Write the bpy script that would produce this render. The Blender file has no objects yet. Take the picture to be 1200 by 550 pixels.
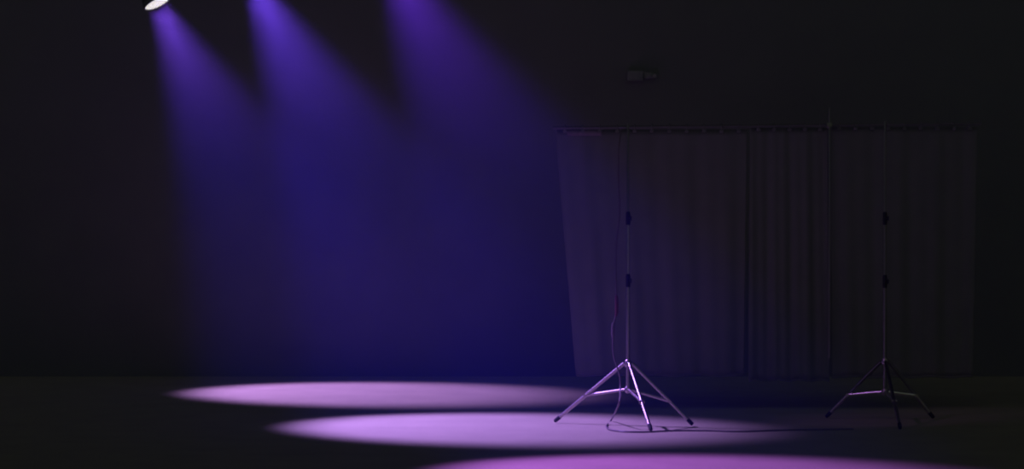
import bpy, bmesh, math, random
from mathutils import Vector, Matrix
random.seed(7)
S = bpy.context.scene
C = S.collection
PI = math.pi

# ------------------------------------------------------------------ camera survey
F = 3930.0          # focal length in pixels of the 1200 px wide frame
HZ = 184.8          # row of the horizon
H = 2.23            # eye height


def P(px, py, Y):
    return Vector(((px - 600) / F * Y, Y, H - (py - HZ) / F * Y))


def FL(px, py, z=0.0):
    Y = F * (H - z) / (py - HZ)
    return Vector(((px - 600) / F * Y, Y, z))


# ------------------------------------------------------------------ materials
def mat(name, col, rough=0.6, metal=0.0, noise=0.0, scale=8.0, bump=0.0, bscale=60.0, spec=0.5):
    m = bpy.data.materials.new(name)
    m.use_nodes = True
    nt = m.node_tree
    b = nt.nodes['Principled BSDF']
    b.inputs['Base Color'].default_value = (*col, 1)
    b.inputs['Roughness'].default_value = rough
    b.inputs['Metallic'].default_value = metal
    b.inputs['Specular IOR Level'].default_value = spec
    tc = nt.nodes.new('ShaderNodeTexCoord')
    if noise:
        n = nt.nodes.new('ShaderNodeTexNoise')
        n.inputs['Scale'].default_value = scale
        n.inputs['Detail'].default_value = 6
        nt.links.new(tc.outputs['Object'], n.inputs['Vector'])
        r = nt.nodes.new('ShaderNodeValToRGB')
        r.color_ramp.elements[0].position = 0.3
        r.color_ramp.elements[1].position = 0.7
        r.color_ramp.elements[0].color = (*[c * (1 - noise) for c in col], 1)
        r.color_ramp.elements[1].color = (*[min(1, c * (1 + noise)) for c in col], 1)
        nt.links.new(n.outputs['Fac'], r.inputs['Fac'])
        nt.links.new(r.outputs['Color'], b.inputs['Base Color'])
    if bump:
        n2 = nt.nodes.new('ShaderNodeTexNoise')
        n2.inputs['Scale'].default_value = bscale
        nt.links.new(tc.outputs['Object'], n2.inputs['Vector'])
        bp = nt.nodes.new('ShaderNodeBump')
        bp.inputs['Strength'].default_value = bump
        bp.inputs['Distance'].default_value = 0.01
        nt.links.new(n2.outputs['Fac'], bp.inputs['Height'])
        nt.links.new(bp.outputs['Normal'], b.inputs['Normal'])
    return m


def emit(name, col, strength):
    m = bpy.data.materials.new(name)
    m.use_nodes = True
    b = m.node_tree.nodes['Principled BSDF']
    b.inputs['Base Color'].default_value = (*col, 1)
    b.inputs['Emission Color'].default_value = (*col, 1)
    b.inputs['Emission Strength'].default_value = strength
    return m


M_FLOOR = mat('stage_floor_vinyl', (0.35, 0.33, 0.24), 0.75, 0, 0.07, 2.2, 0.12, 90, 0.15)
M_WALL = mat('grey_black_masking', (0.15, 0.15, 0.148), 0.95, 0, 0.05, 3.0, 0.15, 40, 0.05)
M_CLOTH = mat('dark_cloth', (0.165, 0.162, 0.162), 0.95, 0, 0.05, 5.0, 0.15, 120, 0.05)
M_HEM_LIT = mat('lit_hem_flap', (0.24, 0.18, 0.22), 0.9, 0, 0.15, 30.0, 0, 1, 0.1)  # paler colour paints the light caught on the folded hem flap
M_CHROME = mat('chromed_steel', (0.85, 0.83, 0.85), 0.22, 1.0, 0.03, 20)
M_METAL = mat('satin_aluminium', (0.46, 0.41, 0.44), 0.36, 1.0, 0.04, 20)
M_POLE = mat('darkened_metal', (0.22, 0.21, 0.22), 0.35, 1.0, 0.05, 20)  # stand metal darkened to carry the shade on poles and upper legs
M_BAR = mat('dull_steel', (0.16, 0.15, 0.16), 0.7, 0.5, 0.1, 20)
M_RUBBER = mat('black_rubber', (0.015, 0.015, 0.016), 0.8, 0, 0.2, 40)
M_CABLE = mat('cable_jacket', (0.13, 0.10, 0.12), 0.45, 0, 0.2, 40)
M_PLUG = mat('red_plug', (0.13, 0.04, 0.05), 0.5, 0, 0.1, 30)
M_HOUSE = mat('dark_grey_housing', (0.11, 0.11, 0.115), 0.55, 0, 0.2, 30)
M_UNIT = mat('grey_unit', (0.185, 0.185, 0.19), 0.7, 0, 0.1, 20)
M_LENS = emit('lens_plate', (0.74, 0.70, 0.78), 0.50)
M_LED = emit('led_lens', (0.98, 0.90, 1.0), 0.86)


# ------------------------------------------------------------------ mesh helpers
def frame(d):
    d = d.normalized()
    up = Vector((0, 0, 1)) if abs(d.z) < 0.95 else Vector((1, 0, 0))
    u = d.cross(up).normalized()
    return u, d.cross(u).normalized()


def tube(bm, pts, r, n=14, cap=True):
    pts = [Vector(p) for p in pts]
    rs = r if isinstance(r, (list, tuple)) else [r] * len(pts)
    rings = []
    u = None
    for i, p in enumerate(pts):
        a = pts[max(i - 1, 0)]
        b = pts[min(i + 1, len(pts) - 1)]
        d = (b - a).normalized()
        if u is None:
            u, v = frame(d)
        else:
            u = (u - d * u.dot(d)).normalized()
            v = d.cross(u).normalized()
        rings.append([bm.verts.new(p + (u * math.cos(2 * PI * k / n) + v * math.sin(2 * PI * k / n)) * rs[i]) for k in range(n)])
    for a, b in zip(rings, rings[1:]):
        for k in range(n):
            bm.faces.new((a[k], a[(k + 1) % n], b[(k + 1) % n], b[k]))
    if cap:
        bm.faces.new(rings[0][::-1])
        bm.faces.new(rings[-1])


def lathe(bm, o, d, prof, n=40):
    """prof: (distance along d, radius); radius 0 closes"""
    d = d.normalized()
    u, v = frame(d)
    prev = None
    for t, r in prof:
        c = o + d * t
        ring = [bm.verts.new(c)] if r == 0 else [bm.verts.new(c + (u * math.cos(2 * PI * k / n) + v * math.sin(2 * PI * k / n)) * r) for k in range(n)]
        if prev:
            for k in range(n):
                k2 = (k + 1) % n
                if len(prev) == 1 and len(ring) > 1:
                    bm.faces.new((prev[0], ring[k2], ring[k]))
                elif len(ring) == 1 and len(prev) > 1:
                    bm.faces.new((prev[k], prev[k2], ring[0]))
                elif len(prev) > 1:
                    bm.faces.new((prev[k], prev[k2], ring[k2], ring[k]))
        prev = ring


def box(bm, c, s, rot=None, bev=0.0):
    r = bmesh.ops.create_cube(bm, size=1)
    vs = r['verts']
    for w in vs:
        w.co = Vector((w.co.x * s[0], w.co.y * s[1], w.co.z * s[2]))
        if rot:
            w.co = rot @ w.co
        w.co += Vector(c)
    if bev:
        es = list({e for w in vs for e in w.link_edges})
        bmesh.ops.bevel(bm, geom=es, offset=bev, segments=2, affect='EDGES', profile=0.5)


def obj(name, bm, m, parent=None, smooth=True, loc=None):
    bmesh.ops.recalc_face_normals(bm, faces=bm.faces[:])
    base = Vector(loc) if loc else (Vector(parent_world(parent)) if parent else Vector((0, 0, 0)))
    for w in bm.verts:
        w.co -= base
    me = bpy.data.meshes.new(name)
    bm.to_mesh(me)
    bm.free()
    me.materials.append(m)
    o = bpy.data.objects.new(name, me)
    C.objects.link(o)
    if parent:
        o.parent = parent
    elif loc:
        o.location = base
    if smooth:
        for p in me.polygons:
            p.use_smooth = True
        me.set_sharp_from_angle(angle=math.radians(40))
    return o


def parent_world(p):
    v = Vector((0, 0, 0))
    while p:
        v = v + p.location
        p = p.parent
    return v


def tag(o, label, cat, group=None, kind=None):
    if label:
        o['label'] = label
    if cat:
        o['category'] = cat
    if group:
        o['group'] = group
    if kind:
        o['kind'] = kind
    return o


def thing(name, loc, label, cat, group=None):
    o = bpy.data.objects.new(name, None)
    o.empty_display_size = 0.1
    o.location = loc
    C.objects.link(o)
    return tag(o, label, cat, group)


# ------------------------------------------------------------------ the setting
WALL_Y = 34.14
bm = bmesh.new()
box(bm, (0, (12 + WALL_Y) / 2, -0.1), (26, WALL_Y - 12, 0.2))
fl = obj('floor', bm, M_FLOOR, smooth=False)
fl['kind'] = 'structure'
bm = bmesh.new()
box(bm, (0, WALL_Y + 0.1, 3.4), (26, 0.2, 7.2))
wl = obj('wall_back', bm, M_WALL, smooth=False)
wl['kind'] = 'structure'

# small unit high on the back wall
c = P(751, 89, WALL_Y)
wu = thing('wall_unit', (c.x, WALL_Y, c.z), 'small grey boxy unit mounted high on the black back wall above the curtains', 'wall unit')
bm = bmesh.new()
box(bm, (c.x - 0.06, WALL_Y - 0.045, c.z), (0.16, 0.09, 0.105), bev=0.008)
obj('housing', bm, M_UNIT, wu)
bm = bmesh.new()
box(bm, (c.x + 0.075, WALL_Y - 0.03, c.z + 0.005), (0.10, 0.06, 0.06), bev=0.006)
obj('bracket', bm, M_UNIT, wu)
bm = bmesh.new()
lathe(bm, Vector((c.x + 0.135, WALL_Y, c.z)), Vector((0, -1, 0)), [(0, 0.028), (0.07, 0.028), (0.085, 0.02), (0.085, 0)], 20)
obj('dial', bm, M_UNIT, wu)

# ------------------------------------------------------------------ stage lamp
BEAM = Vector((1.92, -0.983, -3.745))
LAMP = [(184, 3.0, 32.75), (296, -22.5, 28.72), (451, -57, 24.63)]
L1 = P(*LAMP[0])
ax = BEAM.normalized()
lamp = thing('stage_spotlight', L1, 'round stage spotlight with glowing white LED face at top left corner', 'spotlight')
R = 0.128
bm = bmesh.new()
prof = [(-0.012, 0), (-0.012, R + 0.002), (0.012, R + 0.004), (0.012, R + 0.014), (-0.02, R + 0.014)]
prof += [(-0.03, R + 0.006)]
for k in range(6):
    t = -0.045 - k * 0.028
    prof += [(t, R + 0.006 - k * 0.006), (t, R - 0.008 - k * 0.006), (t - 0.012, R - 0.008 - k * 0.006), (t - 0.012, R + 0.004 - k * 0.006)]
prof += [(-0.215, 0.075), (-0.24, 0.05), (-0.24, 0)]
lathe(bm, L1, ax, prof, 48)
obj('housing', bm, M_HOUSE, lamp)
bm = bmesh.new()
lathe(bm, L1, ax, [(-0.008, 0), (-0.008, R), (0.0, R), (0.0, 0)], 48)
obj('lens_plate', bm, M_LENS, lamp)
u, v = frame(ax)
bm = bmesh.new()
cells = [(0, 0)]
for ring, n in ((0.038, 6), (0.076, 12), (0.113, 18)):
    cells += [(ring * math.cos(2 * PI * k / n), ring * math.sin(2 * PI * k / n)) for k in range(n)]
for a, b in cells:
    lathe(bm, L1 + u * a + v * b, ax, [(0.0, 0.0175), (0.004, 0.0150), (0.007, 0.009), (0.008, 0)], 12)
obj('led_array', bm, M_LED, lamp)
# yoke and clamp (run up out of the frame)
bm = bmesh.new()
side = Vector((ax.y, -ax.x, 0)).normalized()
mid = L1 - ax * 0.10
pts = [mid - side * 0.135, mid - side * 0.15 + Vector((0, 0, 0.12)), mid - side * 0.12 + Vector((0, 0, 0.26)),
       mid + side * 0.12 + Vector((0, 0, 0.26)), mid + side * 0.15 + Vector((0, 0, 0.12)), mid + side * 0.135]
tube(bm, pts, 0.013, 10)
obj('yoke', bm, M_HOUSE, lamp)
bm = bmesh.new()
tube(bm, [mid + Vector((0, 0, 0.25)), mid + Vector((0, 0, 0.33))], 0.016, 12)
tube(bm, [mid + Vector((-0.04, 0, 0.36)), mid + Vector((0.04, 0, 0.36))], 0.036, 20)
obj('clamp', bm, M_HOUSE, lamp)

# ------------------------------------------------------------------ backdrop stands
def stand(hub_px, hub_py, low_py, feet, joints, Y, top_z, knobs, label, lower_mat):
    x = (hub_px - 600) / F * Y
    base = Vector((x, Y, 0))
    t = thing('light_stand', base, label, 'light stand', 'tripod light stands')
    hub = P(hub_px, hub_py, Y)
    low = P(hub_px, low_py, Y)
    knee = knobs[0]
    bm = bmesh.new()
    tube(bm, [low - Vector((0, 0, 0.03)), Vector((x, Y, knee))], 0.0155, 16)
    obj('pole', bm, lower_mat, t)
    bm = bmesh.new()
    tube(bm, [Vector((x, Y, knee - 0.1)), Vector((x, Y, knobs[1]))], 0.0128, 16)
    obj('middle_pole', bm, lower_mat, t)
    bm = bmesh.new()
    tube(bm, [Vector((x, Y, knobs[1] - 0.1)), Vector((x, Y, top_z))], 0.0100, 16)
    obj('upper_pole', bm, M_POLE, t)
    for z in knobs:
        bm = bmesh.new()
        lathe(bm, Vector((x, Y, z - 0.055)), Vector((0, 0, 1)), [(0, 0), (0, 0.017), (0.02, 0.019), (0.09, 0.019), (0.11, 0.015), (0.11, 0)], 20)
        k = obj('locking_collar', bm, M_RUBBER, t)
        bm = bmesh.new()
        tube(bm, [Vector((x + 0.010, Y - 0.016, z)), Vector((x + 0.018, Y - 0.036, z))], [0.007, 0.007], 10)
        box(bm, (x + 0.020, Y - 0.042, z), (0.018, 0.014, 0.04), bev=0.004)
        obj('knob', bm, M_RUBBER, k)
    bm = bmesh.new()
    lathe(bm, hub - Vector((0, 0, 0.03)), Vector((0, 0, 1)), [(0, 0), (0, 0.026), (0.012, 0.03), (0.045, 0.03), (0.06, 0.02), (0.06, 0)], 20)
    obj('leg_collar', bm, M_METAL, t)
    bm = bmesh.new()
    lathe(bm, low - Vector((0, 0, 0.025)), Vector((0, 0, 1)), [(0, 0), (0, 0.022), (0.01, 0.026), (0.04, 0.026), (0.05, 0.02), (0.05, 0)], 20)
    obj('brace_collar', bm, M_METAL, t)
    for f, s in zip(feet, joints):
        foot = FL(*f, z=0.016)
        d = (foot - hub)
        h = Vector((d.x, d.y, 0)).normalized()
        a = hub + h * 0.034
        ld = (foot - a).normalized()
        end = foot - ld * 0.05
        bm = bmesh.new()
        tube(bm, [a, end], 0.0145, 14)
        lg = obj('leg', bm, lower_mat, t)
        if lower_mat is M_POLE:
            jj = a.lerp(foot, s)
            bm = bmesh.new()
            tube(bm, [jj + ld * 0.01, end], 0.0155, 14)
            obj('lit_leg_part', bm, M_METAL, lg)  # brighter metal paints the light falling on the lower leg
        bm = bmesh.new()
        tube(bm, [end - ld * 0.012, end + ld * 0.02, foot - ld * 0.008, foot], [0.0170, 0.0170, 0.016, 0.012], 14)
        obj('rubber_foot', bm, M_RUBBER, lg)
        j = a.lerp(foot, s)
        b0 = low + h * 0.026
        sd = Vector((-h.y, h.x, 0))
        bm = bmesh.new()
        tube(bm, [b0, j], 0.0160 if lower_mat is M_POLE else 0.0125, 12)
        obj('brace', bm, M_CHROME if lower_mat is M_POLE else M_METAL, t)
        bm = bmesh.new()
        tube(bm, [j - sd * 0.022, j + sd * 0.022], 0.014, 12)
        obj('brace_pivot', bm, M_METAL, t)
    return t


Y1 = 27.83
zbar = P(735, 149, Y1).z
stand(736, 426, 457, [(650, 494), (763, 504.5), (812, 498)], [0.55, 0.58, 0.62], Y1, zbar + 0.03,
      [P(736, 329, Y1).z, P(736, 256, Y1).z],
      'silver tripod light stand standing in the purple light pool with a cable down its pole', M_METAL)
Y2 = 28.4
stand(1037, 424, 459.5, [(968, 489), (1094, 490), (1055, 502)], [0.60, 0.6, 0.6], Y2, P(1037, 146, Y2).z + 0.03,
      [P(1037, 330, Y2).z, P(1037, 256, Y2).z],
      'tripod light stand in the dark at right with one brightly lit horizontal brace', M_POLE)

# curtain rail hung on wires, behind the stands
YB = 29.6
b0 = P(648, 150, YB)
b3 = P(1150, 145, YB)
rail = thing('curtain_rail', b0, 'long thin dark rail running across the top of the curtains', 'curtain rail')
bm = bmesh.new()
tube(bm, [b0, b3], 0.014, 14)
obj('bar', bm, M_BAR, rail)
q = P(972, 126, YB - 0.045)
bm = bmesh.new()
tube(bm, [Vector((q.x, q.y, 0.46)), q], 0.011, 12)
box(bm, (q.x, q.y + 0.012, P(972, 147, YB).z), (0.05, 0.045, 0.05), bev=0.006)
obj('drop_pole', bm, M_POLE, rail)
for px in (700, 905, 1110):
    q = P(px, 148, YB)
    bm = bmesh.new()
    tube(bm, [q, q + Vector((0, 0, 2.3))], 0.0012, 8)
    obj('suspension_wire', bm, M_UNIT, rail)


def curtain(xt0, xt1, xb0, xb1, yt, yb, label, folds, amp, seed, hem=None, n_tabs=6, group='dark curtains hanging from the rail'):
    rnd = random.Random(seed)
    ph = [rnd.uniform(0, 6.28) for _ in range(4)]
    nx, nz = 150, 40

    def barY(px):
        return YB + 0.02

    def pt(s, t):
        px = (xt0 + (xt1 - xt0) * s) * (1 - t) + (xb0 + (xb1 - xb0) * s) * t
        py = yt + (yb - yt) * t
        p = P(px, py, barY(px))
        k = 0.35 + 0.65 * t
        w = math.sin(folds * 2 * PI * s + ph[0] + 0.5 * t) + 0.5 * math.sin(folds * 2 * 2.3 * PI * s + ph[1] - t) + 0.35 * math.sin(folds * 2 * PI * 0.41 * s + ph[2])
        p.y += amp * k * w * 0.6 + 0.02
        p.z += 0.006 * math.sin(s * 23 + ph[3]) * t
        return p
    o0 = pt(0, 0)
    root = thing('backdrop_curtain', o0, label, 'curtain', group)
    bm = bmesh.new()
    vs = [[bm.verts.new(pt(i / nx, j / nz)) for i in range(nx + 1)] for j in range(nz + 1)]
    for j in range(nz):
        for i in range(nx):
            bm.faces.new((vs[j][i], vs[j][i + 1], vs[j + 1][i + 1], vs[j + 1][i]))
    cl = obj('cloth', bm, M_CLOTH, root)
    so = cl.modifiers.new('thick', 'SOLIDIFY')
    so.thickness = 0.006
    # bottom and side hem rolls
    bm = bmesh.new()
    tube(bm, [pt(i / 60, 1) for i in range(61)], 0.010, 8)
    obj('bottom_hem', bm, M_CLOTH, root)
    bm = bmesh.new()
    tube(bm, [pt(0, i / 40) for i in range(41)], 0.008, 8)
    obj('side_hem', bm, M_CLOTH, root)
    for k in range(n_tabs):
        s = (k + 0.5) / n_tabs
        p = pt(s, 0)
        px = xt0 + (xt1 - xt0) * s
        top = b0.lerp(b3, (p.x - b0.x) / (b3.x - b0.x)) 
        bm = bmesh.new()
        r0 = 0.021
        loop = [top + Vector((0, math.sin(a) * r0, math.cos(a) * r0)) for a in [i * 2 * PI / 14 for i in range(15)]]
        tube(bm, loop, 0.006, 8)
        box(bm, (p.x, (p.y + top.y) / 2, p.z - 0.012), (0.035, abs(p.y - top.y) + 0.02, 0.03), bev=0.004)
        obj('hanging_tab', bm, M_CLOTH, root)
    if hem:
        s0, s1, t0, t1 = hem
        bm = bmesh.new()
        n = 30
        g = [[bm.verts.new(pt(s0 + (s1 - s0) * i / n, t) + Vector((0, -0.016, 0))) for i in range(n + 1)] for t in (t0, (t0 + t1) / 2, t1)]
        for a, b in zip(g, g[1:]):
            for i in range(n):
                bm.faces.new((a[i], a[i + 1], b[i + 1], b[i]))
        h = obj('lit_hem_flap', bm, M_HEM_LIT, root)
        h['label'] = 'top hem flap coloured lighter where it catches light'
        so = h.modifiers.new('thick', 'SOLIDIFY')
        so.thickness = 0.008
    return root


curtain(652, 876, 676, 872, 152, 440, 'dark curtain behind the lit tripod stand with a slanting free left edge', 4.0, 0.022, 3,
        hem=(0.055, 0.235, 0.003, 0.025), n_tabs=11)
curtain(880, 970, 878, 972, 150, 446, 'narrow dark curtain hanging between its two wider neighbours', 3.0, 0.026, 5, n_tabs=5)
curtain(974, 1146, 976, 1140, 149, 442, 'dark curtain behind the tripod stand that stands in the dark', 3.5, 0.024, 8, n_tabs=9)

# ------------------------------------------------------------------ cable
def spline(pts, n=10):
    pts = [Vector(p) for p in pts]
    out = []
    for i in range(len(pts) - 1):
        p0 = pts[max(i - 1, 0)]
        p1, p2 = pts[i], pts[i + 1]
        p3 = pts[min(i + 2, len(pts) - 1)]
        for k in range(n):
            t = k / n
            out.append(0.5 * ((2 * p1) + (p2 - p0) * t + (2 * p0 - 5 * p1 + 4 * p2 - p3) * t * t + (3 * p1 - p0 - 3 * p2 + p3) * t ** 3))
    out.append(pts[-1])
    return out


YC = Y1 - 0.045
g = lambda px, py: FL(px, py, 0.0075)
cpts = [P(728, 151, YC + 0.02), P(725, 175, YC), P(725, 215, YC), P(726, 250, YC), P(722, 290, YC), P(722, 335, YC), P(723, 360, YC), P(719, 385, YC),
        P(719, 415, YC), P(726, 440, YC - 0.03), P(727, 458, YC - 0.08), P(725, 474, YC - 0.25)]
fpts = [g(716, 493), g(711, 499), g(714, 503.5), g(730, 506), g(755, 506.5), g(790, 505), g(830, 505), g(870, 506), g(930, 504), g(1000, 503)]
cab = thing('hanging_cable', P(728, 151, YC + 0.02), 'thin dark cable hanging down the left stand pole and trailing across the lit floor', 'cable')
bm = bmesh.new()
tube(bm, spline(cpts + fpts, 10), 0.0068, 10)
obj('cord', bm, M_CABLE, cab)
bm = bmesh.new()
tube(bm, [P(722.3, 346, YC), P(722.6, 350, YC), P(722.8, 366, YC), P(721.6, 371, YC)], [0.009, 0.015, 0.015, 0.009], 12)
o = obj('plug', bm, M_PLUG, cab)
o['label'] = 'dull red connector'
bm = bmesh.new()
tube(bm, [P(719, 378, YC), P(718.6, 382, YC), P(718.3, 392, YC), P(718.6, 396, YC)], [0.009, 0.015, 0.015, 0.009], 12)
obj('socket', bm, M_CABLE, cab)

# ------------------------------------------------------------------ haze
bm = bmesh.new()
box(bm, (0, (15.0 + WALL_Y - 0.02) / 2, 3.0), (24, WALL_Y - 0.02 - 15.0, 6.02))
for w in bm.verts:
    w.co.z = max(w.co.z, 0.004)
hm = bpy.data.materials.new('stage_haze')
hm.use_nodes = True
nt = hm.node_tree
nt.nodes.clear()
out = nt.nodes.new('ShaderNodeOutputMaterial')
vs = nt.nodes.new('ShaderNodeVolumeScatter')          # fine haze, everywhere
vs.inputs['Color'].default_value = (0.062, 0.025, 1.0, 1)
vs.inputs['Density'].default_value = 0.0124
vs.inputs['Anisotropy'].default_value = 0.1
v2 = nt.nodes.new('ShaderNodeVolumeScatter')          # wisps of fog hanging at lamp height
v2.inputs['Color'].default_value = (0.95, 0.62, 1.0, 1)
v2.inputs['Anisotropy'].default_value = 0.1
tc = nt.nodes.new('ShaderNodeTexCoord')
sx = nt.nodes.new('ShaderNodeSeparateXYZ')
nt.links.new(tc.outputs['Object'], sx.inputs[0])
mr = nt.nodes.new('ShaderNodeMapRange')
mr.interpolation_type = 'SMOOTHSTEP'
mr.inputs['From Min'].default_value = 1.8
mr.inputs['From Max'].default_value = 4.2
mr.inputs['To Min'].default_value = 0.0
mr.inputs['To Max'].default_value = 0.0100
nt.links.new(sx.outputs['Z'], mr.inputs['Value'])
nz = nt.nodes.new('ShaderNodeTexNoise')
nz.inputs['Scale'].default_value = 1.6
nz.inputs['Detail'].default_value = 3
nt.links.new(tc.outputs['Object'], nz.inputs['Vector'])
mn = nt.nodes.new('ShaderNodeMapRange')
mn.inputs['From Min'].default_value = 0.3
mn.inputs['From Max'].default_value = 0.7
mn.inputs['To Min'].default_value = 0.6
mn.inputs['To Max'].default_value = 1.4
nt.links.new(nz.outputs['Fac'], mn.inputs['Value'])
mu = nt.nodes.new('ShaderNodeMath')
mu.operation = 'MULTIPLY'
nt.links.new(mr.outputs[0], mu.inputs[0])
nt.links.new(mn.outputs[0], mu.inputs[1])
nt.links.new(mu.outputs[0], v2.inputs['Density'])
ad = nt.nodes.new('ShaderNodeAddShader')
nt.links.new(vs.outputs[0], ad.inputs[0])
nt.links.new(v2.outputs[0], ad.inputs[1])
nt.links.new(ad.outputs[0], out.inputs['Volume'])
hz = obj('haze', bm, hm, smooth=False)
tag(hz, 'thin bluish stage haze that shows the light beams', 'haze', kind='stuff')

# ------------------------------------------------------------------ lights
COL = [(0.295, 0.145, 0.70), (0.265, 0.136, 0.71), (0.30, 0.09, 0.72)]
POW = [3600, 4000, 2340]
for i, (px, py, Y) in enumerate(LAMP):
    ld = bpy.data.lights.new('spot_beam', 'SPOT')      # the LED face: a ring of six emitters and one in the middle
    ld.energy = POW[i] / 7
    ld.color = COL[i]
    ld.spot_size = math.radians(47.4)
    ld.spot_blend = 0.68
    ld.shadow_soft_size = 0.04
    for k in range(7):
        off = Vector((0, 0, 0)) if k == 6 else (u * math.cos(k * PI / 3) + v * math.sin(k * PI / 3)) * 0.082
        lo = bpy.data.objects.new('spot_beam', ld)
        C.objects.link(lo)
        lo.location = P(px, py, Y) + ax * 0.015 + off
        lo.rotation_euler = BEAM.to_track_quat('-Z', 'Y').to_euler()

# added unseen narrow spot that brightens the brace of the right stand
ld = bpy.data.lights.new('brace_fill_spot', 'SPOT')
ld.energy = 85
ld.color = (0.5, 0.17, 0.95)
ld.spot_size = math.radians(17)
ld.spot_blend = 1.0
ld.shadow_soft_size = 0.10
lo = bpy.data.objects.new('brace_fill_spot', ld)
C.objects.link(lo)
lo.location = P(*LAMP[2]) + Vector((0.0, 0.0, 0.02))
lo.rotation_euler = (P(1012, 462, Y2) - lo.location).to_track_quat('-Z', 'Y').to_euler()

w = bpy.data.worlds.new('black_lift_fill')
S.world = w
w.use_nodes = True
bg = w.node_tree.nodes['Background']
bg.inputs['Color'].default_value = (0.90, 1.0, 0.95, 1)
wt = w.node_tree
gt = wt.nodes.new('ShaderNodeTexCoord')
gs = wt.nodes.new('ShaderNodeSeparateXYZ')
wt.links.new(gt.outputs['Generated'], gs.inputs[0])
gm = wt.nodes.new('ShaderNodeMapRange')               # added fill, stronger from behind the camera, to lift the blacks
gm.inputs['From Min'].default_value = 0.0
gm.inputs['From Max'].default_value = -1.0
gm.inputs['To Min'].default_value = 0.004
gm.inputs['To Max'].default_value = 0.074
wt.links.new(gs.outputs['Y'], gm.inputs['Value'])
wt.links.new(gm.outputs[0], bg.inputs['Strength'])

# ------------------------------------------------------------------ camera
cd = bpy.data.cameras.new('camera')
cd.sensor_width = 36
cd.lens = F / 1200 * 36
cd.shift_y = (HZ - 275) / 1200
cd.clip_end = 200
co = bpy.data.objects.new('camera', cd)
co.location = (0, 0, H)
co.rotation_euler = (PI / 2, 0, 0)
C.objects.link(co)
S.camera = co
S.view_settings.view_transform = 'Standard'
S.view_settings.look = 'None'
S.view_settings.exposure = 0
S.view_settings.gamma = 1
S.view_settings.use_curve_mapping = False
S.cycles.use_denoising = True
S.cycles.filter_width = 2.1
S.cycles.volume_step_rate = 2.0
S.cycles.volume_bounces = 0
